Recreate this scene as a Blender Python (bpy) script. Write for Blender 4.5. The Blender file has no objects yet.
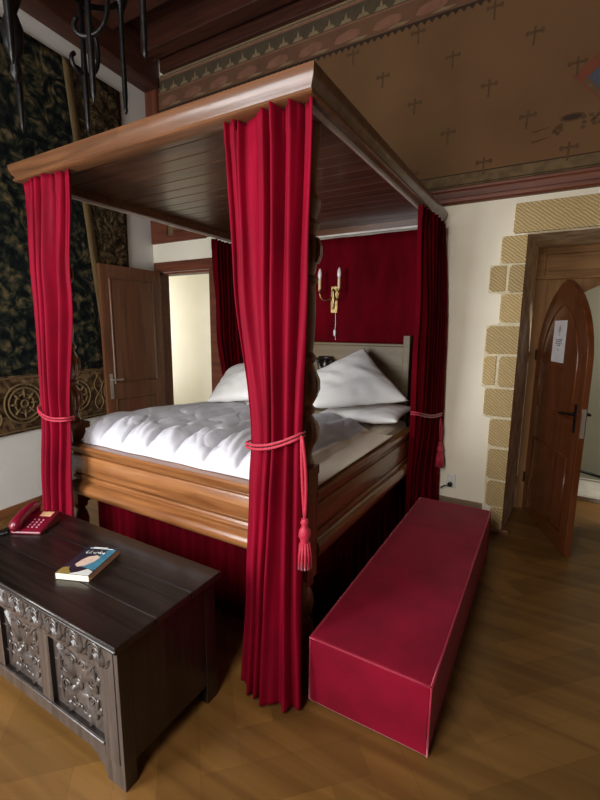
import bpy, bmesh, math, random
from mathutils import Vector, Matrix, noise
random.seed(7)
C = bpy.context.scene.collection
PI = math.pi
S, Co = math.sin, math.cos

# ------------------------------------------------------------------ materials
def lin(r, g, b):
    f = lambda c: (c/255/12.92) if c/255 <= .04045 else ((c/255+.055)/1.055)**2.4
    return (f(r), f(g), f(b), 1)

def mat(name, c1, c2=None, rough=.5, scale=(8, 8, 8), detail=6, ramp=(.3, .7), bump=0., bscale=None,
        metallic=0., sheen=0., coat=0., island=0., spec=.5, kind='noise', distort=0., rough2=None, sheen_tint=None, rot=(0, 0, 0)):
    m = bpy.data.materials.new(name); m.use_nodes = True
    nt = m.node_tree; N = nt.nodes; Lk = nt.links
    b = N['Principled BSDF']
    b.inputs['Roughness'].default_value = rough
    b.inputs['Metallic'].default_value = metallic
    b.inputs['Specular IOR Level'].default_value = spec
    if sheen:
        b.inputs['Sheen Weight'].default_value = sheen
        b.inputs['Sheen Roughness'].default_value = .35
        if sheen_tint: b.inputs['Sheen Tint'].default_value = sheen_tint
    if coat:
        b.inputs['Coat Weight'].default_value = coat; b.inputs['Coat Roughness'].default_value = .12
    c2 = c2 or tuple(x*.8 for x in c1[:3])+(1,)
    tc = N.new('ShaderNodeTexCoord'); mp = N.new('ShaderNodeMapping')
    mp.inputs['Scale'].default_value = scale; mp.inputs['Rotation'].default_value = rot
    Lk.new(tc.outputs['Object'], mp.inputs['Vector'])
    if kind == 'noise':
        t = N.new('ShaderNodeTexNoise'); t.inputs['Scale'].default_value = 1
        t.inputs['Detail'].default_value = detail; t.inputs['Distortion'].default_value = distort
        fac = t.outputs['Fac']
    elif kind == 'voronoi':
        t = N.new('ShaderNodeTexVoronoi'); t.inputs['Scale'].default_value = 1; fac = t.outputs['Distance']
    elif kind == 'wave':
        t = N.new('ShaderNodeTexWave'); t.inputs['Scale'].default_value = 1; t.inputs['Distortion'].default_value = distort
        t.inputs['Detail'].default_value = detail; fac = t.outputs['Fac']
    Lk.new(mp.outputs['Vector'], t.inputs['Vector'])
    rp = N.new('ShaderNodeValToRGB')
    rp.color_ramp.elements[0].position = ramp[0]; rp.color_ramp.elements[0].color = c1
    rp.color_ramp.elements[1].position = ramp[1]; rp.color_ramp.elements[1].color = c2
    Lk.new(fac, rp.inputs['Fac'])
    col = rp.outputs['Color']
    if island:
        g = N.new('ShaderNodeNewGeometry'); mr = N.new('ShaderNodeMapRange')
        mr.inputs['To Min'].default_value = 1-island; mr.inputs['To Max'].default_value = 1+island
        Lk.new(g.outputs['Random Per Island'], mr.inputs['Value'])
        hs = N.new('ShaderNodeHueSaturation'); Lk.new(mr.outputs['Result'], hs.inputs['Value'])
        Lk.new(col, hs.inputs['Color']); col = hs.outputs['Color']
    Lk.new(col, b.inputs['Base Color'])
    if rough2 is not None:
        mr2 = N.new('ShaderNodeMapRange'); mr2.inputs['To Min'].default_value = rough; mr2.inputs['To Max'].default_value = rough2
        Lk.new(fac, mr2.inputs['Value']); Lk.new(mr2.outputs['Result'], b.inputs['Roughness'])
    if bump:
        bp = N.new('ShaderNodeBump'); bp.inputs['Strength'].default_value = bump; bp.inputs['Distance'].default_value = .01
        if bscale:
            t2 = N.new('ShaderNodeTexNoise'); t2.inputs['Scale'].default_value = bscale; t2.inputs['Detail'].default_value = 5
            Lk.new(tc.outputs['Object'], t2.inputs['Vector']); Lk.new(t2.outputs['Fac'], bp.inputs['Height'])
        else:
            Lk.new(fac, bp.inputs['Height'])
        Lk.new(bp.outputs['Normal'], b.inputs['Normal'])
    m.use_fake_user = False
    return m

def wood(name, a, b, axis='x', rough=.4, coat=0., bump=.15, k=1., **kw):
    sc = {'x': (1.6*k, 26*k, 26*k), 'y': (26*k, 1.6*k, 26*k), 'z': (26*k, 26*k, 1.6*k)}[axis]
    return mat(name, a, b, rough=rough, scale=sc, detail=7, ramp=(.32, .68), bump=bump, coat=coat, distort=.6, **kw)

OAK1, OAK2 = lin(96, 52, 26), lin(158, 100, 56)
M = {}
for ax in 'xyz':
    M['bed'+ax] = wood('bed_wood_'+ax, lin(112, 66, 34), lin(160, 106, 62), ax, rough=.28, coat=.35)
    M['dark'+ax] = wood('dark_oak_'+ax, lin(15, 10, 9), lin(38, 27, 22), ax, rough=.24, coat=.3, bump=.3, rough2=.5)
    M['door'+ax] = wood('door_wood_'+ax, lin(92, 54, 34), lin(118, 74, 48), ax, rough=.35, coat=.2, bump=.1)
    M['leaf'+ax] = wood('red_brown_leaf_wood_'+ax, lin(88, 44, 20), lin(112, 60, 32), ax, rough=.26, coat=.4, bump=.08)
    M['ceil'+ax] = wood('dark_ceiling_wood_'+ax, lin(54, 24, 16), lin(82, 42, 26), ax, rough=.55)
    M['front'+ax] = wood('worn_sheen_oak_'+ax, lin(58, 50, 46), lin(92, 82, 77), ax, rough=.28, coat=.5, bump=.25)  # worn oak lightened to grey; the chest front's silvery sheen is in the colour
    M['beam'+ax] = wood('beam_wood_'+ax, lin(86, 40, 24), lin(120, 64, 40), ax, rough=.5)
    M['frame'+ax] = wood('door_frame_wood_'+ax, lin(122, 86, 52), lin(152, 112, 72), ax, rough=.65, bump=.1, spec=.2)
M['fascia'] = wood('canopy_frame_wood', lin(78, 48, 28), lin(112, 73, 46), 'x', rough=.32, coat=.3)
M['canopy'] = wood('canopy_board_wood', lin(62, 36, 24), lin(96, 62, 42), 'x', rough=.38, coat=.15, k=.8)
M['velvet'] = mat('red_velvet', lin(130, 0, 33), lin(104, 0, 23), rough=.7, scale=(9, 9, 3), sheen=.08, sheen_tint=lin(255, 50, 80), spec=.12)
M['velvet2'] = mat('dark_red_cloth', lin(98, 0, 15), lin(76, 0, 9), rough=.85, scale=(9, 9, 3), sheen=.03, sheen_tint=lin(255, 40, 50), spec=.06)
M['benchedge'] = mat('rubbed_velvet_edge', lin(164, 28, 58), lin(146, 14, 44), rough=.7, scale=(30, 30, 30), sheen=.8, sheen_tint=lin(255, 150, 165))
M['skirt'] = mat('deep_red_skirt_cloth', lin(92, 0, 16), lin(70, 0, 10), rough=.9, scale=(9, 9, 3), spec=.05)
M['benchv'] = mat('worn_red_velvet', lin(140, 4, 40), lin(120, 2, 31), rough=.7, scale=(5, 5, 5), detail=8, ramp=(.35, .62), sheen=.6,
                  sheen_tint=lin(255, 165, 180), bump=.12, spec=.2)
M['cord'] = mat('red_cord', lin(190, 40, 66), lin(160, 20, 46), rough=.6, scale=(120, 120, 120), sheen=.3)
M['duvet'] = mat('white_cotton', lin(208, 206, 213), lin(198, 196, 204), rough=.85, scale=(6, 6, 6), bump=.35, bscale=30, sheen=.1)
M['sheet'] = mat('cream_sheet', lin(246, 232, 210), lin(238, 222, 200), rough=.85, scale=(6, 6, 6), bump=.1, bscale=14)
M['pillow'] = mat('pillow_cotton', lin(250, 247, 244), lin(244, 240, 237), rough=.85, scale=(5, 5, 5), bump=.15, bscale=13)
M['plaster'] = mat('cream_plaster', lin(244, 235, 215), lin(236, 226, 205), rough=.9, scale=(2.5, 2.5, 2.5), bump=.1, bscale=18)
M['corr'] = mat('white_corridor_plaster', lin(234, 232, 220), lin(228, 226, 212), rough=.9, scale=(2.5, 2.5, 2.5))
M['plaster2'] = mat('grey_plaster', lin(228, 225, 218), lin(218, 214, 206), rough=.9, scale=(2.5, 2.5, 2.5), bump=.1, bscale=18)
M['hallp'] = mat('hall_plaster', lin(156, 154, 138), lin(142, 140, 122), rough=.9, scale=(2, 2, 2), bump=.2, bscale=12)
M['stone'] = mat('tooled_sandstone', lin(210, 184, 134), lin(180, 151, 104), rough=.9, scale=(17, 17, 17), detail=5, ramp=(0., 1.), bump=.5, island=.14, distort=4, kind='wave', rot=(0, .9, 0))
M['stoner'] = mat('rough_reveal_stone', lin(232, 214, 184), lin(186, 162, 130), rough=.95, scale=(9, 9, 9), detail=9, ramp=(.35, .65), bump=1.)
M['mortar'] = mat('pale_mortar', lin(226, 214, 184), lin(210, 196, 162), rough=.95, scale=(14, 14, 14), bump=.4)
M['greystone'] = mat('grey_step_stone', lin(196, 192, 180), lin(170, 166, 154), rough=.7, scale=(8, 8, 8), bump=.2)
M['mural'] = mat('ochre_paint', lin(118, 84, 50), lin(98, 67, 37), rough=.85, scale=(1.4, 1.4, 1.4), ramp=(.25, .75), bump=.06, bscale=9)
M['cross'] = mat('faded_brown_paint', lin(80, 54, 32), lin(90, 64, 38), rough=.9, scale=(20, 20, 20))
M['redpaint'] = mat('faded_red_paint', lin(98, 64, 44), lin(112, 78, 54), rough=.9, scale=(6, 6, 6))
M['pinkpaint'] = mat('pink_cloud_paint', lin(140, 96, 74), lin(120, 80, 60), rough=.9, scale=(12, 12, 12))
M['greenpaint'] = mat('dull_green_paint', lin(84, 70, 50), lin(72, 58, 42), rough=.9, scale=(10, 10, 10))
M['palepaint'] = mat('pale_trefoil_paint', lin(140, 118, 88), lin(124, 104, 76), rough=.9, scale=(10, 10, 10))
M['bluepaint'] = mat('slate_blue_paint', lin(66, 70, 84), lin(80, 82, 92), rough=.9, scale=(10, 10, 10))
M['borderpaint'] = mat('grey_green_border_paint', lin(112, 90, 60), lin(94, 74, 48), rough=.9, scale=(16, 4, 16), ramp=(.4, .6))
M['rustpaint'] = mat('rust_shield_paint', lin(124, 62, 40), lin(112, 60, 40), rough=.9, scale=(8, 8, 8))
M['blackpaint'] = mat('dark_line_paint', lin(58, 40, 28), rough=.9)
M['baseb'] = wood('baseboard_wood', lin(104, 62, 34), lin(140, 90, 54), 'y', rough=.45)
M['basebk'] = mat('brown_skirting', lin(146, 122, 98), lin(130, 106, 84), rough=.6, scale=(4, 4, 4))
M['floor'] = wood('oak_parquet', lin(100, 68, 31), lin(126, 90, 45), 'x', rough=.4, coat=.06, bump=.04, k=.5, island=.22)
M['gap'] = mat('parquet_joint', lin(98, 66, 32), rough=.8)
M['tap'] = None
M['strip'] = mat('olive_woven_strip', lin(112, 90, 54), lin(92, 72, 42), rough=.95, scale=(30, 30, 6), bump=.2)
M['iron'] = mat('black_wrought_iron', lin(16, 15, 16), lin(28, 26, 26), rough=.4, scale=(30, 30, 30), metallic=.6, bump=.2)
M['brass'] = mat('brass', lin(190, 164, 112), lin(150, 122, 76), rough=.35, scale=(30, 30, 30), metallic=1.)
M['candle'] = mat('ivory_candle_sleeve', lin(232, 206, 160), rough=.5)
M['bulb'] = mat('frosted_bulb_glass', lin(246, 232, 230), rough=.15, coat=.5)
M['white'] = mat('white_plastic', lin(232, 230, 226), rough=.4)
M['track'] = mat('white_painted_track', lin(226, 216, 206), rough=.35)
M['black'] = mat('black_plastic', lin(14, 14, 15), rough=.35)
M['phone'] = mat('burgundy_plastic', lin(112, 12, 36), lin(100, 9, 30), rough=.3, coat=.2)
M['btn'] = mat('pale_key_plastic', lin(180, 110, 126), rough=.4)
M['card'] = mat('tan_paper_card', lin(206, 160, 116), lin(190, 140, 100), rough=.8, scale=(60, 60, 60))
M['paper'] = mat('book_page_edge', lin(232, 226, 206), lin(206, 196, 170), rough=.9, scale=(3, 3, 400), ramp=(.4, .6))
M['foredge'] = mat('aged_page_edge', lin(232, 208, 170), lin(206, 178, 138), rough=.9, scale=(3, 3, 400), ramp=(.4, .6))
M['coverdark'] = mat('dark_book_cover', lin(24, 28, 40), lin(34, 38, 50), rough=.3, coat=.3)
M['coverblue'] = mat('blue_cover_print', lin(76, 136, 158), lin(54, 108, 132), rough=.3, scale=(30, 30, 30), coat=.3)
M['coverpink'] = mat('pale_cover_print', lin(226, 200, 182), lin(206, 176, 160), rough=.3, scale=(40, 40, 40), coat=.3)
M['covergold'] = mat('gold_cover_print', lin(150, 128, 66), rough=.3, coat=.3)
M['coverwhite'] = mat('white_cover_print', lin(228, 228, 224), rough=.3, coat=.3)
M['khaki'] = wood('headboard_wood', lin(92, 74, 46), lin(112, 92, 60), 'x', rough=.5, bump=.08)
M['notice'] = mat('white_paper', lin(226, 222, 224), rough=.8)
M['ink'] = mat('grey_ink', lin(120, 120, 130), rough=.8)
M['steel'] = mat('pale_steel', lin(214, 206, 190), rough=.3, metallic=.7)

def tapestry_mat(name, cols, sc):
    m = bpy.data.materials.new(name); m.use_nodes = True
    nt = m.node_tree; N = nt.nodes; L = nt.links; b = N['Principled BSDF']
    b.inputs['Roughness'].default_value = .95; b.inputs['Specular IOR Level'].default_value = .1
    tc = N.new('ShaderNodeTexCoord')
    n1 = N.new('ShaderNodeTexNoise'); n1.inputs['Scale'].default_value = sc; n1.inputs['Detail'].default_value = 9
    n1.inputs['Distortion'].default_value = 2.2; n1.inputs['Roughness'].default_value = .62
    v = N.new('ShaderNodeTexVoronoi'); v.inputs['Scale'].default_value = sc*3.2; v.inputs['Randomness'].default_value = 1
    mpn = N.new('ShaderNodeMix'); mpn.data_type = 'VECTOR'; mpn.inputs['Factor'].default_value = .12
    L.new(tc.outputs['Object'], n1.inputs['Vector'])
    L.new(tc.outputs['Object'], mpn.inputs['A']); L.new(n1.outputs['Color'], mpn.inputs['B'])
    L.new(mpn.outputs['Result'], v.inputs['Vector'])
    mx = N.new('ShaderNodeMath'); mx.operation = 'MULTIPLY_ADD'; mx.inputs[1].default_value = -.28
    L.new(v.outputs['Distance'], mx.inputs[0]); L.new(n1.outputs['Fac'], mx.inputs[2])
    rp = N.new('ShaderNodeValToRGB'); cr = rp.color_ramp
    while len(cr.elements) < len(cols): cr.elements.new(.5)
    for e, (p, c) in zip(cr.elements, cols): e.position = p; e.color = c
    L.new(mx.outputs[0], rp.inputs['Fac']); L.new(rp.outputs['Color'], b.inputs['Base Color'])
    bp = N.new('ShaderNodeBump'); bp.inputs['Strength'].default_value = .25; bp.inputs['Distance'].default_value = .01
    L.new(mx.outputs[0], bp.inputs['Height']); L.new(bp.outputs['Normal'], b.inputs['Normal'])
    return m
M['tap'] = tapestry_mat('verdure_weave', [(.2, lin(12, 14, 16)), (.33, lin(26, 31, 28)), (.40, lin(54, 54, 40)), (.48, lin(84, 72, 50)), (.62, lin(130, 110, 80))], 5.2)
M['tapb'] = tapestry_mat('border_weave', [(.18, lin(40, 30, 22)), (.32, lin(74, 54, 38)), (.42, lin(104, 80, 54)), (.52, lin(124, 100, 70)), (.66, lin(150, 128, 94))], 5)
M['tapr'] = tapestry_mat('side_border_weave', [(.2, lin(26, 22, 16)), (.34, lin(54, 44, 30)), (.44, lin(90, 72, 48)), (.54, lin(120, 98, 66)), (.66, lin(156, 134, 96))], 7)

# ------------------------------------------------------------------ mesh helpers
def new(): return bmesh.new()

def obj(name, bm, mats, parent=None, smooth=False, bevel=0., subsurf=0, solid=0., autosmooth=None):
    me = bpy.data.meshes.new(name)
    bmesh.ops.recalc_face_normals(bm, faces=bm.faces)
    bm.to_mesh(me); bm.free()
    for m in (mats if isinstance(mats, (list, tuple)) else [mats]): me.materials.append(m)
    o = bpy.data.objects.new(name, me); C.objects.link(o)
    if smooth:
        for p in me.polygons: p.use_smooth = True
        if autosmooth: me.set_sharp_from_angle(angle=math.radians(autosmooth))
    if parent:
        o.parent = parent
        o.location = -Vector(parent['_w']) if '_w' in parent else o.location
    if solid:
        md = o.modifiers.new('solidify', 'SOLIDIFY'); md.thickness = solid; md.offset = 0
    if subsurf:
        md = o.modifiers.new('subsurf', 'SUBSURF'); md.levels = md.render_levels = subsurf
    if bevel:
        md = o.modifiers.new('bevel', 'BEVEL'); md.width = bevel; md.segments = 2; md.limit_method = 'ANGLE'; md.angle_limit = math.radians(40)
    return o

def thing(name, label, cat, loc, group=None):
    # loc is the base of the thing; part meshes are built in world coordinates and shifted back
    o = bpy.data.objects.new(name, None); C.objects.link(o); o.empty_display_size = .05
    o.location = loc; o['_w'] = list(loc); o['label'] = label; o['category'] = cat
    if group: o['group'] = group
    return o

def sub(name, bm, mats, parent, **kw):          # child of a part (the part's own origin is world zero)
    o = obj(name, bm, mats, **kw); o.parent = parent
    return o

def tag(o, label, cat, group=None):
    o['label'] = label; o['category'] = cat
    if group: o['group'] = group
    return o

def struct(name, bm, mats, **kw):
    o = obj(name, bm, mats, **kw); o['kind'] = 'structure'
    return o

def sgroup(name):
    o = bpy.data.objects.new(name, None); C.objects.link(o); o['kind'] = 'structure'; o.empty_display_size = .05
    return o

def face(bm, pts, mi=0):
    f = bm.faces.new([bm.verts.new(p) for p in pts]); f.material_index = mi; return f

def box(bm, x0, x1, y0, y1, z0, z1, mi=0, mt=None):
    P = [Vector(p) for p in ((x0, y0, z0), (x1, y0, z0), (x1, y1, z0), (x0, y1, z0), (x0, y0, z1), (x1, y0, z1), (x1, y1, z1), (x0, y1, z1))]
    if mt is not None: P = [mt @ p for p in P]
    v = [bm.verts.new(p) for p in P]
    for q in ((3, 2, 1, 0), (4, 5, 6, 7), (0, 1, 5, 4), (1, 2, 6, 5), (2, 3, 7, 6), (3, 0, 4, 7)):
        f = bm.faces.new([v[i] for i in q]); f.material_index = mi

def prism(bm, pts, d, mi=0, mt=None):            # pts: closed planar outline of 3D points, d: extrusion vector
    d = Vector(d); A = [Vector(p) for p in pts]; B = [p+d for p in A]
    if mt is not None: A = [mt @ p for p in A]; B = [mt @ p for p in B]
    a = [bm.verts.new(p) for p in A]; b = [bm.verts.new(p) for p in B]
    bm.faces.new(a).material_index = mi; bm.faces.new(b[::-1]).material_index = mi
    n = len(a)
    for i in range(n):
        bm.faces.new((a[i], b[i], b[(i+1) % n], a[(i+1) % n])).material_index = mi

def sweep(bm, prof, A, B, u, w, mi=0):           # closed profile (a,b) -> A + a*u + b*w, straight to B
    A, B, u, w = map(Vector, (A, B, u, w))
    prism(bm, [A+u*a+w*b for a, b in prof], B-A, mi)

def tube(bm, pts, r, n=8, closed=False, mi=0):
    P = [Vector(p) for p in pts]; m = len(P)
    rs = r if isinstance(r, (list, tuple)) else [r]*m
    rings = []; N0 = None
    for i in range(m):
        if closed: t = P[(i+1) % m]-P[i-1]
        else: t = P[min(i+1, m-1)]-P[max(i-1, 0)]
        t = t.normalized() if t.length > 1e-9 else Vector((0, 0, 1))
        if N0 is None:
            N0 = t.orthogonal().normalized()
        N0 = (N0-t*N0.dot(t));  N0 = N0.normalized() if N0.length > 1e-6 else t.orthogonal().normalized()
        Bv = t.cross(N0)
        rings.append([bm.verts.new(P[i]+(N0*Co(2*PI*k/n)+Bv*S(2*PI*k/n))*rs[i]) for k in range(n)])
    for i in range(m if closed else m-1):
        a, b = rings[i], rings[(i+1) % m]
        for k in range(n):
            bm.faces.new((a[k], a[(k+1) % n], b[(k+1) % n], b[k])).material_index = mi
    if not closed:
        bm.faces.new(rings[0][::-1]).material_index = mi; bm.faces.new(rings[-1]).material_index = mi

def lathe(bm, prof, c, n=24, mi=0, mt=None):     # prof: (radius, z) going up; c = (x, y) or 3D origin
    c = Vector((c[0], c[1], c[2] if len(c) > 2 else 0)); rings = []
    for r, z in prof:
        ring = []
        for k in range(n):
            p = Vector((max(r, 1e-4)*Co(2*PI*k/n), max(r, 1e-4)*S(2*PI*k/n), z))
            if mt is not None: p = mt @ p
            ring.append(bm.verts.new(p+c))
        rings.append(ring)
    for a, b in zip(rings, rings[1:]):
        for k in range(n):
            bm.faces.new((a[k], a[(k+1) % n], b[(k+1) % n], b[k])).material_index = mi
    bm.faces.new(rings[0][::-1]).material_index = mi; bm.faces.new(rings[-1]).material_index = mi

def bez(p0, p1, p2, p3, n=10):
    p0, p1, p2, p3 = map(Vector, (p0, p1, p2, p3)); out = []
    for i in range(n+1):
        t = i/n; out.append(p0*(1-t)**3+p1*3*t*(1-t)**2+p2*3*t*t*(1-t)+p3*t**3)
    return out

def grid(bm, fn, nu, nv, mi=0):
    V = [[bm.verts.new(fn(i/nu, j/nv)) for j in range(nv+1)] for i in range(nu+1)]
    for i in range(nu):
        for j in range(nv):
            bm.faces.new((V[i][j], V[i+1][j], V[i+1][j+1], V[i][j+1])).material_index = mi
    return V

def lerpkeys(keys, z):                           # keys sorted by z descending: (z, a, b, ...)
    if z >= keys[0][0]: return keys[0][1:]
    for k0, k1 in zip(keys, keys[1:]):
        if z >= k1[0]:
            t = (k0[0]-z)/(k0[0]-k1[0]); t = t*t*(3-2*t)
            return tuple(a+(b-a)*t for a, b in zip(k0[1:], k1[1:]))
    return keys[-1][1:]

# ------------------------------------------------------------------ camera (16 mm-ish phone lens, 1.6 m up)
cam = bpy.data.objects.new('camera', bpy.data.cameras.new('camera')); C.objects.link(cam)
YAW, PITCH, ROLL, F = math.radians(30.025), math.radians(9.486), math.radians(-.5), 428.19
fwd = Vector((-S(YAW)*Co(PITCH), Co(YAW)*Co(PITCH), -S(PITCH)))
r0 = Vector((Co(YAW), S(YAW), 0)); d0 = fwd.cross(r0)
rr = r0*Co(ROLL)+d0*S(ROLL); dd = -r0*S(ROLL)+d0*Co(ROLL)
cam.matrix_world = Matrix(((rr.x, -dd.x, -fwd.x, 0), (rr.y, -dd.y, -fwd.y, 0), (rr.z, -dd.z, -fwd.z, 1.6), (0, 0, 0, 1)))
cam.data.sensor_fit = 'VERTICAL'; cam.data.sensor_height = 36; cam.data.lens = F*36/800
cam.data.clip_start = .05
bpy.context.scene.camera = cam

# ------------------------------------------------------------------ room shell
YB = 3.593                                       # back wall face
def lx(y): return -3.84-(y-1.66)*.1035           # skewed left wall face
CEIL = 4.5
bm = new()
box(bm, -5.6, 4.7, -1.9, 6.2, -.2, -.004, 1)
L, W = .60, .15
e1 = Vector((Co(PI/4), S(PI/4), 0)); e2 = Vector((-S(PI/4), Co(PI/4), 0)); g = .0004
def plank(o, a, b, la, lb):
    q = [o+a*g+b*g, o+a*(la-g)+b*g, o+a*(la-g)+b*(lb-g), o+a*g+b*(lb-g)]
    cx = sum(p.x for p in q)/4; cy = sum(p.y for p in q)/4
    if not (-5.3 < cx < 4.6 and -1.7 < cy < 6.0): return
    face(bm, [(p.x, p.y, 0) for p in q])
for i in range(-150, 150):
    for j in range(-16, 16):
        base = e1*(i*W+j*2*L*.5*2/2*1.0)+e2*(i*W-j*L)
        o = e1*(W*i+L*j)+e2*(W*i-L*j)
        plank(o, e1, e2, L, W)
        plank(o+e1*0+e2*W, e2, e1, L, W) if False else plank(o+e1*(L), e2, e1*-1, L, W) if False else plank(o+e2*W, e2, e1, L, W)
struct('floor', bm, [M['floor'], M['gap']])

bm = new()
# back wall, three runs with two doorways
T = .15
box(bm, -5.6, -3.985, YB, YB+T, 0, CEIL); box(bm, -3.985, -3.19, YB, YB+T, 2.21, CEIL); box(bm, -3.19, -.205, YB, YB+T, 0, CEIL)
box(bm, -.205, 1.05, YB, YB+T, 2.281, CEIL); box(bm, 1.05, 4.7, YB, YB+T, 0, CEIL)
struct('wall_back', bm, M['plaster'])
bm = new()
prism(bm, [(lx(-1.7), -1.7, 0), (lx(YB), YB, 0), (lx(YB)-.2, YB, 0), (lx(-1.7)-.2, -1.7, 0)], (0, 0, CEIL))
struct('wall_left', bm, M['plaster2'])
bm = new(); box(bm, 4.6, 4.8, -1.9, YB, 0, CEIL); struct('wall_right', bm, M['plaster2'])
YF = -.75
WIN = [(-3.2, -1.7, .5, 2.55), (-1.05, -.3, 1.3, 3.1)]
bm = new()
box(bm, lx(YF)-.05, WIN[0][0], YF-.4, YF, 0, CEIL); box(bm, WIN[0][1], WIN[1][0], YF-.4, YF, 0, CEIL); box(bm, WIN[1][1], 4.6, YF-.4, YF, 0, CEIL)
for a, b, c, d in WIN: box(bm, a, b, YF-.4, YF, 0, c); box(bm, a, b, YF-.4, YF, d, CEIL)
struct('wall_front', bm, M['plaster2'])
for i, (a, b, c, d) in enumerate(WIN):
    bm = new()
    for x in (a, b-.05): box(bm, x, x+.05, YF-.25, YF-.2, c, d)
    for z in (c, d-.05): box(bm, a+.05, b-.05, YF-.25, YF-.2, z, z+.05)
    box(bm, (a+b)/2-.02, (a+b)/2+.02, YF-.25, YF-.2, c+.05, d-.05)
    struct('window_%d' % (i+1), bm, M['doorz'])
bm = new(); box(bm, -5.6, 4.7, -1.9, YB+.1, CEIL, CEIL+.1)
struct('ceiling', bm, M['ceilx'])
bm = new(); prism(bm, [(lx(-.7)+.001, -.7, 4.09), (lx(3.58)+.001, 3.58, 4.09), (lx(3.58)+.22, 3.58, 4.09), (lx(-.7)+.22, -.7, 4.09)], (0, 0, CEIL-4.092)); o = obj('ceiling_beam', bm, M['ceily'], bevel=.012); o['kind'] = 'structure'
k = 0
for y0, y1 in ((3.30, 3.46), (2.72, 2.95), (2.1, 2.33), (1.48, 1.71), (.86, 1.09), (.24, .47), (-.38, -.15)):
    bm = new(); xl = lx(y1)+.26
    box(bm, xl, 4.598, y0, y1, 4.27, CEIL-.002)
    o = obj('ceiling_beam', bm, M['ceilx'], bevel=.012); o['kind'] = 'structure'
# beam under the ceiling along left wall top is plastered; timber rail and corner post on the back wall
bm = new()
prof = [(0, 2.538), (.035, 2.538), (.05, 2.55), (.05, 2.575), (.032, 2.585), (.032, 2.625), (.042, 2.635), (.042, 2.652), (.02, 2.664), (0, 2.664)]
sweep(bm, prof, (lx(YB)+.36, YB, 0), (4.59, YB, 0), (0, -1, 0), (0, 0, 1))
struct('trim_1', bm, M['beamx'])
bm = new()                                        # small framed panel at the left end of the rail
x0 = lx(YB)+.01
box(bm, x0, x0+.25, YB-.03, YB, 2.53, 2.80); box(bm, x0+.25, x0+.8, YB-.03, YB, 2.53, 2.60); box(bm, x0+.25, x0+.8, YB-.03, YB, 2.735, 2.80)
box(bm, x0+.25, x0+.8, YB-.012, YB, 2.60, 2.735, 1)
struct('trim_2', bm, [M['beamx'], M['borderpaint']])
bm = new(); box(bm, lx(YB)+.01, lx(YB)+.19, YB-.03, YB, 2.80, 4.2)
struct('trim_3', bm, M['beamz'])
bm = new()                                        # white cornice strip
box(bm, -3.84, 4.59, YB-.02, YB, 4.188, 4.204)
struct('trim_4', bm, M['palepaint'])
bm = new(); box(bm, -3.76, 4.59, YB-.06, YB-.001, 4.207, CEIL-.002); o = obj('ceiling_beam', bm, M['ceilx'], bevel=.006); o['kind'] = 'structure'
# skirtings
bm = new()
prism(bm, [(lx(-.7)+.001, -.7, 0), (lx(3.5)+.001, 3.5, 0), (lx(3.5)+.022, 3.5, 0), (lx(-.7)+.022, -.7, 0)], (0, 0, .085))
struct('baseboard_left', bm, M['baseb'])
bm = new(); box(bm, -2.9, -.36, YB-.016, YB-.001, 0, .215)
struct('baseboard_back', bm, M['basebk'], bevel=.004)

# painted decoration of the upper wall, thin paint layers
bm = new(); yp = YB-.002
X0, X1 = lx(YB)+.19, 4.5
box(bm, X0, X1, yp, YB, 2.664, 4.185, 0)
def flat(pts, mi, lift=.001):
    prism(bm, [(x, yp, z) for x, z in pts], (0, -lift, 0), mi)
def rect(x0, x1, z0, z1, mi, lift=.001): flat([(x0, z0), (x1, z0), (x1, z1), (x0, z1)], mi, lift)
rect(X0, X1, 2.668, 2.752, 3); rect(X0, X1, 2.752, 2.760, 8, .0015); rect(X0, X1, 2.676, 2.683, 8, .0015)
for i in range(-14, 18):                            # crosses on a staggered grid
    for r, z in enumerate((2.79, 3.04, 3.30, 3.555, 3.79)):
        if (i+r) % 2: continue
        x = -.275+.266*(i+1)
        if not X0+.1 < x < X1-.1: continue
        w, h = .009, .058
        j = random.uniform(-.006, .006)
        flat([(x-w*.7+j, z-h), (x+w*.7+j, z-h), (x+w*.8, z+h), (x-w*.8, z+h)], 1, .002)
        rect(x-.044, x+.044, z+.016, z+.032, 1, .0022)
        for sx in (-1, 1): flat([(x+sx*.038, z+.006), (x+sx*.056, z+.012), (x+sx*.056, z+.036), (x+sx*.038, z+.042)], 1, .0012)
rect(X0, X1, 3.885, 4.035, 4); rect(X0, X1, 3.872, 3.888, 8, .0015); rect(X0, X1, 4.035, 4.048, 5, .0015); rect(X0, X1, 4.048, 4.165, 6); rect(X0, X1, 4.165, 4.185, 5, .0015)
x = X0
while x < X1-.06:
    flat([(x, 3.874), (x+.045, 3.874), (x+.0225, 3.846)], 8, .0015); x += .056
x = X0+.03
while x < X1-.3:
    flat([(x, 3.93), (x+.05, 3.915), (x+.2, 3.925), (x+.235, 3.95), (x+.22, 3.985), (x+.14, 4.0), (x+.03, 3.975)], 5, .0015)
    flat([(x+.11, 3.905), (x+.25, 3.90), (x+.3, 3.915), (x+.2, 3.922)], 7, .0018)
    x += .34
x = X0+.02
while x < X1-.14:
    flat([(x, 4.056), (x+.11, 4.056), (x+.085, 4.085), (x+.07, 4.08), (x+.055, 4.135), (x+.04, 4.08), (x+.025, 4.085)], 7, .0015); x += .15
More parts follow.
